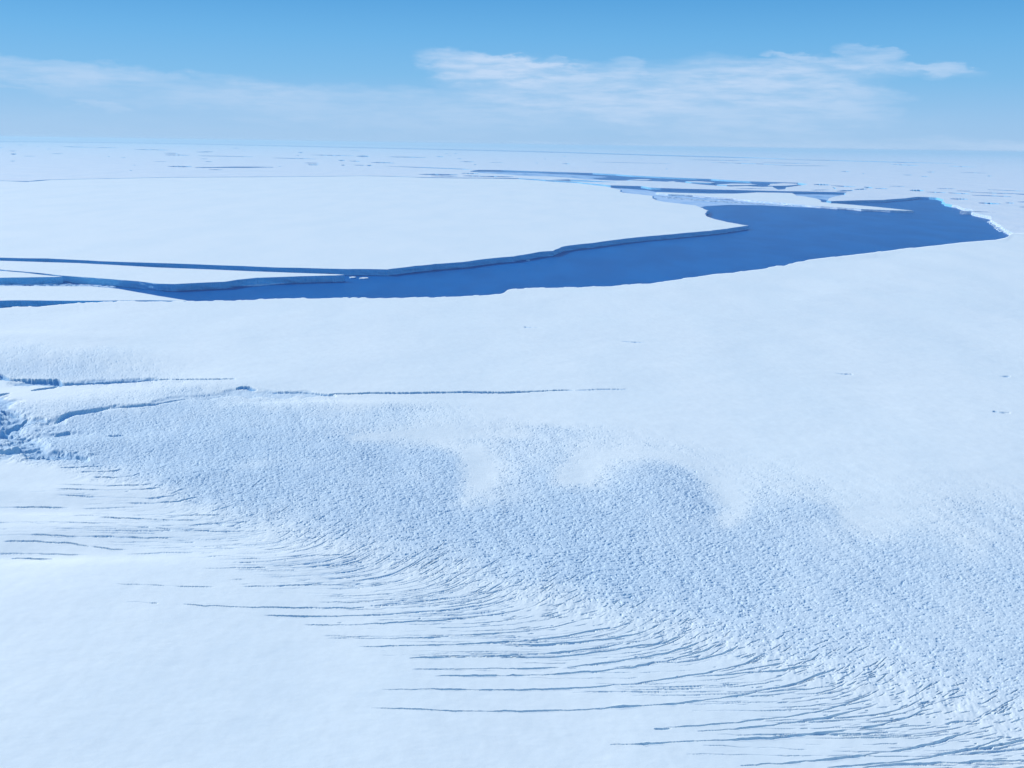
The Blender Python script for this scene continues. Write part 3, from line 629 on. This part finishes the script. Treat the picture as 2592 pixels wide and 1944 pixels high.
slab('ice_plate', [(-1600, 628), (-700, 638), (-300, 646), (0, 652), (120, 654), (250, 661), (500, 669), (700, 677), (880, 681), (980, 682), (1050, 673), (1100, 668), (1180, 662), (1215, 657), (1300, 649), (1368, 637), (1400, 635), (1430, 623), (1500, 615), (1600, 602), (1700, 593), (1800, 584), (1840, 579), (1895, 571),
      (1853, 564), (1825, 558), (1796, 550), (1787, 544), (1789, 538), (1794, 533), (1780, 527), (1763, 520), (1720, 515), (1690, 512), (1663, 507), (1652, 500), (1655, 496), (1620, 492), (1579, 488), (1570, 484), (1574, 481), (1560, 478), (1546, 474), (1534, 472), (1461, 463.5), (1393, 459.5), (1363, 456.8), (1312, 453), (1230, 451.5), (1163, 451.2), (1080, 449.8), (1000, 447),
      (925, 445.3), (780, 447.1), (600, 448.3), (434, 449.3), (240, 453.0), (130, 455.2), (108, 457.4), (68, 460.4), (0, 457.8), (-300, 466), (-900, 480), (-2400, 504)],
     'vast flat white ice plate with a shaded blue cliff, beyond the open water channel', 'ice plate', amp=10, step=26, seed=3)
slab('ice_floe', [(-900, 640), (-300, 652), (0, 660), (200, 666), (400, 677), (600, 685), (760, 691), (850, 694), (872, 695.5), (850, 697), (760, 699), (650, 703), (600, 708), (570, 713), (520, 715), (440, 719), (400, 718), (350, 712), (250, 704), (150, 697), (100, 691), (0, 682), (-400, 668), (-900, 655)],
     'long white wedge of ice tapering to a point at the head of the open channel', 'ice floe', amp=4, step=20, seed=4)
slab('ice_floe', [(-500, 670), (0, 685), (60, 690), (120, 697), (158, 700.5), (100, 701.5), (0, 703), (-500, 700)],
     'small white ice wedge tucked below the long pointed floe at the left edge', 'ice floe', amp=2, step=16, seed=5)
slab('ice_floe', [(-700, 724), (0, 724), (120, 724.5), (230, 725), (300, 731), (350, 740), (400, 749), (470, 760), (476, 762), (380, 760), (300, 760.5), (200, 761), (100, 760.5), (50, 760), (0, 761), (-700, 768)],
     'white ice tongue lying closest to the near glacier edge, with a dark slot below it', 'ice floe', amp=3, step=18, seed=6)
slab('ice_floe', [(1663, 486), (1735, 488.5), (1800, 490), (1860, 490), (1915, 487), (1960, 487.5), (2005, 488.5), (2014, 495), (2045, 499), (2069, 504), (2076, 511), (2104, 514.5), (2160, 518.5), (2240, 526), (2312, 533.5), (2253, 532), (2180, 529), (2120, 525), (2078, 522), (2030, 518), (1977, 513), (1900, 507), (1855, 502), (1800, 498), (1753, 494), (1692, 491.5), (1660, 488.5)],
     'long floe with crumbling sunlit cliff and spear-like tip at the back of the open water', 'ice floe', amp=14, step=34, seed=7, wall=M_firn_lit, wamp=9, top=17)
fl = [([(1588, 455.5), (1620, 453.5), (1650, 453.8), (1640, 456), (1600, 456.3)], 'slim white floe at the left end of the far lead, nearest the mottled ice'),
      ([(1690, 459.5), (1705, 458.5), (1712, 460), (1697, 461)], 'tiny ice chip between the two slim floes of the far lead'),
      ([(1735, 459.2), (1765, 458.5), (1810, 461.5), (1800, 463), (1750, 461)], 'narrow ragged floe in the middle of the far blue lead'),
      ([(1815, 467), (1850, 464.5), (1900, 464.8), (1918, 467), (1890, 468.6), (1840, 468.8)], 'flat oval floe in the broad right part of the far lead'),
      ([(1944, 470), (1950, 465.5), (1985, 463.4), (2020, 465), (2018, 467.4), (1990, 470), (1960, 470.4)], 'broad floe with a bright chipped corner at the right end of the far lead')]
for i, (p, lab) in enumerate(fl):
    slab('ice_floe', p, lab, 'ice floe', top=16, amp=10, step=40, seed=30 + i, parts=False, group='floes in the far lead', topmat=M_far, mapz=16)
# small pieces afloat in the near channel
sm = [([(884, 701), (893, 699.8), (901, 700.6), (897, 702.5), (887, 702.8)], 'small white ice piece drifting just off the tip of the long wedge', 3),
      ([(909, 703.5), (918, 701.8), (931, 702), (933, 703.6), (920, 705), (911, 704.8)], 'larger of two white ice pieces drifting off the tip of the long wedge', 3),
      ([(1332, 658.3), (1337, 657.2), (1342, 658), (1338, 659.2)], 'tiny lone ice piece under the tall shaded cliff of the great plate', 3),
      ([(1277, 744), (1279, 738.5), (1285, 737.5), (1288, 740), (1284, 743.5)], 'slumped blue ice block in the notch of the near channel edge', 16)]
for i, (p, lab, tz) in enumerate(sm):
    slab('ice_block', p, lab, 'ice block', top=tz, amp=1.5, step=8, seed=40 + i, parts=False, mapz=tz, wamp=1.0)

# thin grey sea ice in front of the crumbling floe, and frozen slush in the leads
def sheet(name, px, z, mat, amp, step, seed, label):
    g = GL(px, z); lp = rough_loop(g, amp, step, seed); V, Fc = cap_faces([lp])
    n = len(lp)
    WV, WF = walls([lp if np.sum(lp[:, 0] * np.roll(lp[:, 1], -1) - np.roll(lp[:, 0], -1) * lp[:, 1]) > 0 else lp[::-1]], z, -0.5, 0.2, seed)
    b = len(V)
    return tag(link(name, [(p[0], p[1], z) for p in V] + WV, Fc + [tuple(b + k for k in f) for f in WF], [mat]), label, 'sea ice')
sheet('sea_ice', [(1545, 476), (1590, 478), (1640, 482), (1660, 486), (1720, 496), (1800, 503), (1900, 511), (1980, 517), (2060, 523), (2100, 526), (2040, 525), (1990, 522.5), (1930, 519.5), (1847, 518.5), (1801, 521), (1785, 522), (1763, 526), (1700, 519), (1655, 512), (1600, 501), (1565, 494), (1550, 484)], 1.2, M_thin, 8, 40, 50,
      'pale grey skin of new sea ice between the great plate and the crumbling floe')
sheet('sea_ice', [(2010, 492), (2070, 492), (2150, 493), (2140, 500), (2110, 504), (2094, 506), (2086, 505), (2050, 503), (2016, 498)], 1.2, M_slush, 6, 40, 51,
      'grey new ice filling the small pool behind the spear-tipped floe')
sheet('sea_ice', [(1200, 434), (1280, 435.5), (1370, 438.5), (1470, 443), (1540, 448), (1500, 451), (1520, 455), (1440, 456), (1330, 452), (1260, 448), (1200, 442)], 1.2, M_slush, 14, 60, 52,
      'mottled pale slush ice choking the left half of the far lead')

def fragments(name, px, n, size, z, label, mat, seed, hz=(0.6, 2.0), elong=1.0):
    rr = random.Random(seed); g = GL(px, 0); V = []; Fs = []; lo = g.min(0); hi = g.max(0); c = 0; t = 0
    while c < n and t < n * 40:
        t += 1; p = np.array([rr.uniform(lo[0], hi[0]), rr.uniform(lo[1], hi[1])])
        if not inside(p[None], g)[0]: continue
        k = rr.randint(5, 8); s = size * rr.uniform(0.3, 1) ** 1.5; h = rr.uniform(*hz); b = len(V); ph = rr.uniform(0, 6.28)
        an = [ph + (i + rr.uniform(-.3, .3)) * 6.283 / k for i in range(k)]; ra = [s * rr.uniform(.6, 1.1) for _ in an]
        tx, ty = rr.uniform(-.1, .1), rr.uniform(-.1, .1)
        for a_, r_ in zip(an, ra): V.append((p[0] + r_ * math.cos(a_) * elong, p[1] + r_ * math.sin(a_), -0.5))
        for a_, r_ in zip(an, ra):
            x_, y_ = r_ * .85 * math.cos(a_) * elong, r_ * .85 * math.sin(a_); V.append((p[0] + x_, p[1] + y_, z + h + tx * x_ + ty * y_))
        Fs.append([b + k + i for i in range(k)])
        for i in range(k): Fs.append([b + i, b + (i + 1) % k, b + k + (i + 1) % k, b + k + i])
        c += 1
    o = link(name, V, Fs, [mat]); return tag(o, label, None, None, 'stuff')
fragments('brash_ice', [(-300, 722), (0, 721), (150, 718), (190, 720), (280, 722), (300, 726), (280, 730), (-300, 745)], 900, 13, 0, 'brash ice drifted along the inner side of the left ice tongue', M_brash, 61, elong=1.6)
fragments('brash_ice', [(618, 724), (660, 718.5), (745, 714.5), (700, 719), (640, 724)], 260, 10, 0, 'thin streak of brash ice below the long wedge', M_brash, 62, elong=1.8)
fragments('brash_ice', [(1655, 495), (1750, 503), (1850, 511), (1960, 518), (2080, 526), (2200, 532), (2120, 527), (1990, 521.5), (1860, 515), (1700, 504)], 700, 26, 1, 'rubble fallen along the foot of the crumbling sunlit cliff', M_firn_lit, 63, hz=(1, 4))
fragments('brash_ice', [(2500, 562), (2512, 560), (2545, 582), (2566, 592), (2560, 595), (2530, 586)], 260, 16, 0, 'white rubble at the foot of the bright cliff at the right end of the bay', M_firn_lit, 64, hz=(2, 8))
fragments('brash_ice', [(1050, 455), (1160, 456), (1240, 457), (1320, 457), (1240, 460), (1150, 460), (1060, 457)], 10, 10, 0, 'slush', M_brash, 65) if False else None

# ------------------------------------------------------------------ air
hz_me = bpy.data.meshes.new('haze')
B = (-166000, 166000, -21000, 166000, -5, 520)
vs = [(x, y, z) for x in B[:2] for y in B[2:4] for z in B[4:]]
hz_me.from_pydata(vs, [], [(0, 1, 3, 2), (4, 6, 7, 5), (0, 4, 5, 1), (2, 3, 7, 6), (0, 2, 6, 4), (1, 5, 7, 3)]); hz_me.update()
hz = bpy.data.objects.new('haze', hz_me); col.objects.link(hz); tag(hz, 'pale blue air thickening towards the horizon', None, None, 'stuff')
hm = bpy.data.materials.new('haze_air'); hm.use_nodes = True; t = NT(hm.node_tree); t.n.clear()
o_ = t.node('ShaderNodeOutputMaterial'); pv = t.node('ShaderNodeVolumePrincipled')
pv.inputs['Color'].default_value = (0.50, 0.70, 0.79, 1); pv.inputs['Density'].default_value = 1.7e-5; pv.inputs['Anisotropy'].default_value = 0.15
t.l.new(pv.outputs[0], o_.inputs['Volume']); hz_me.materials.append(hm)
print('crevasses', cnt, 'holes', len(holes))
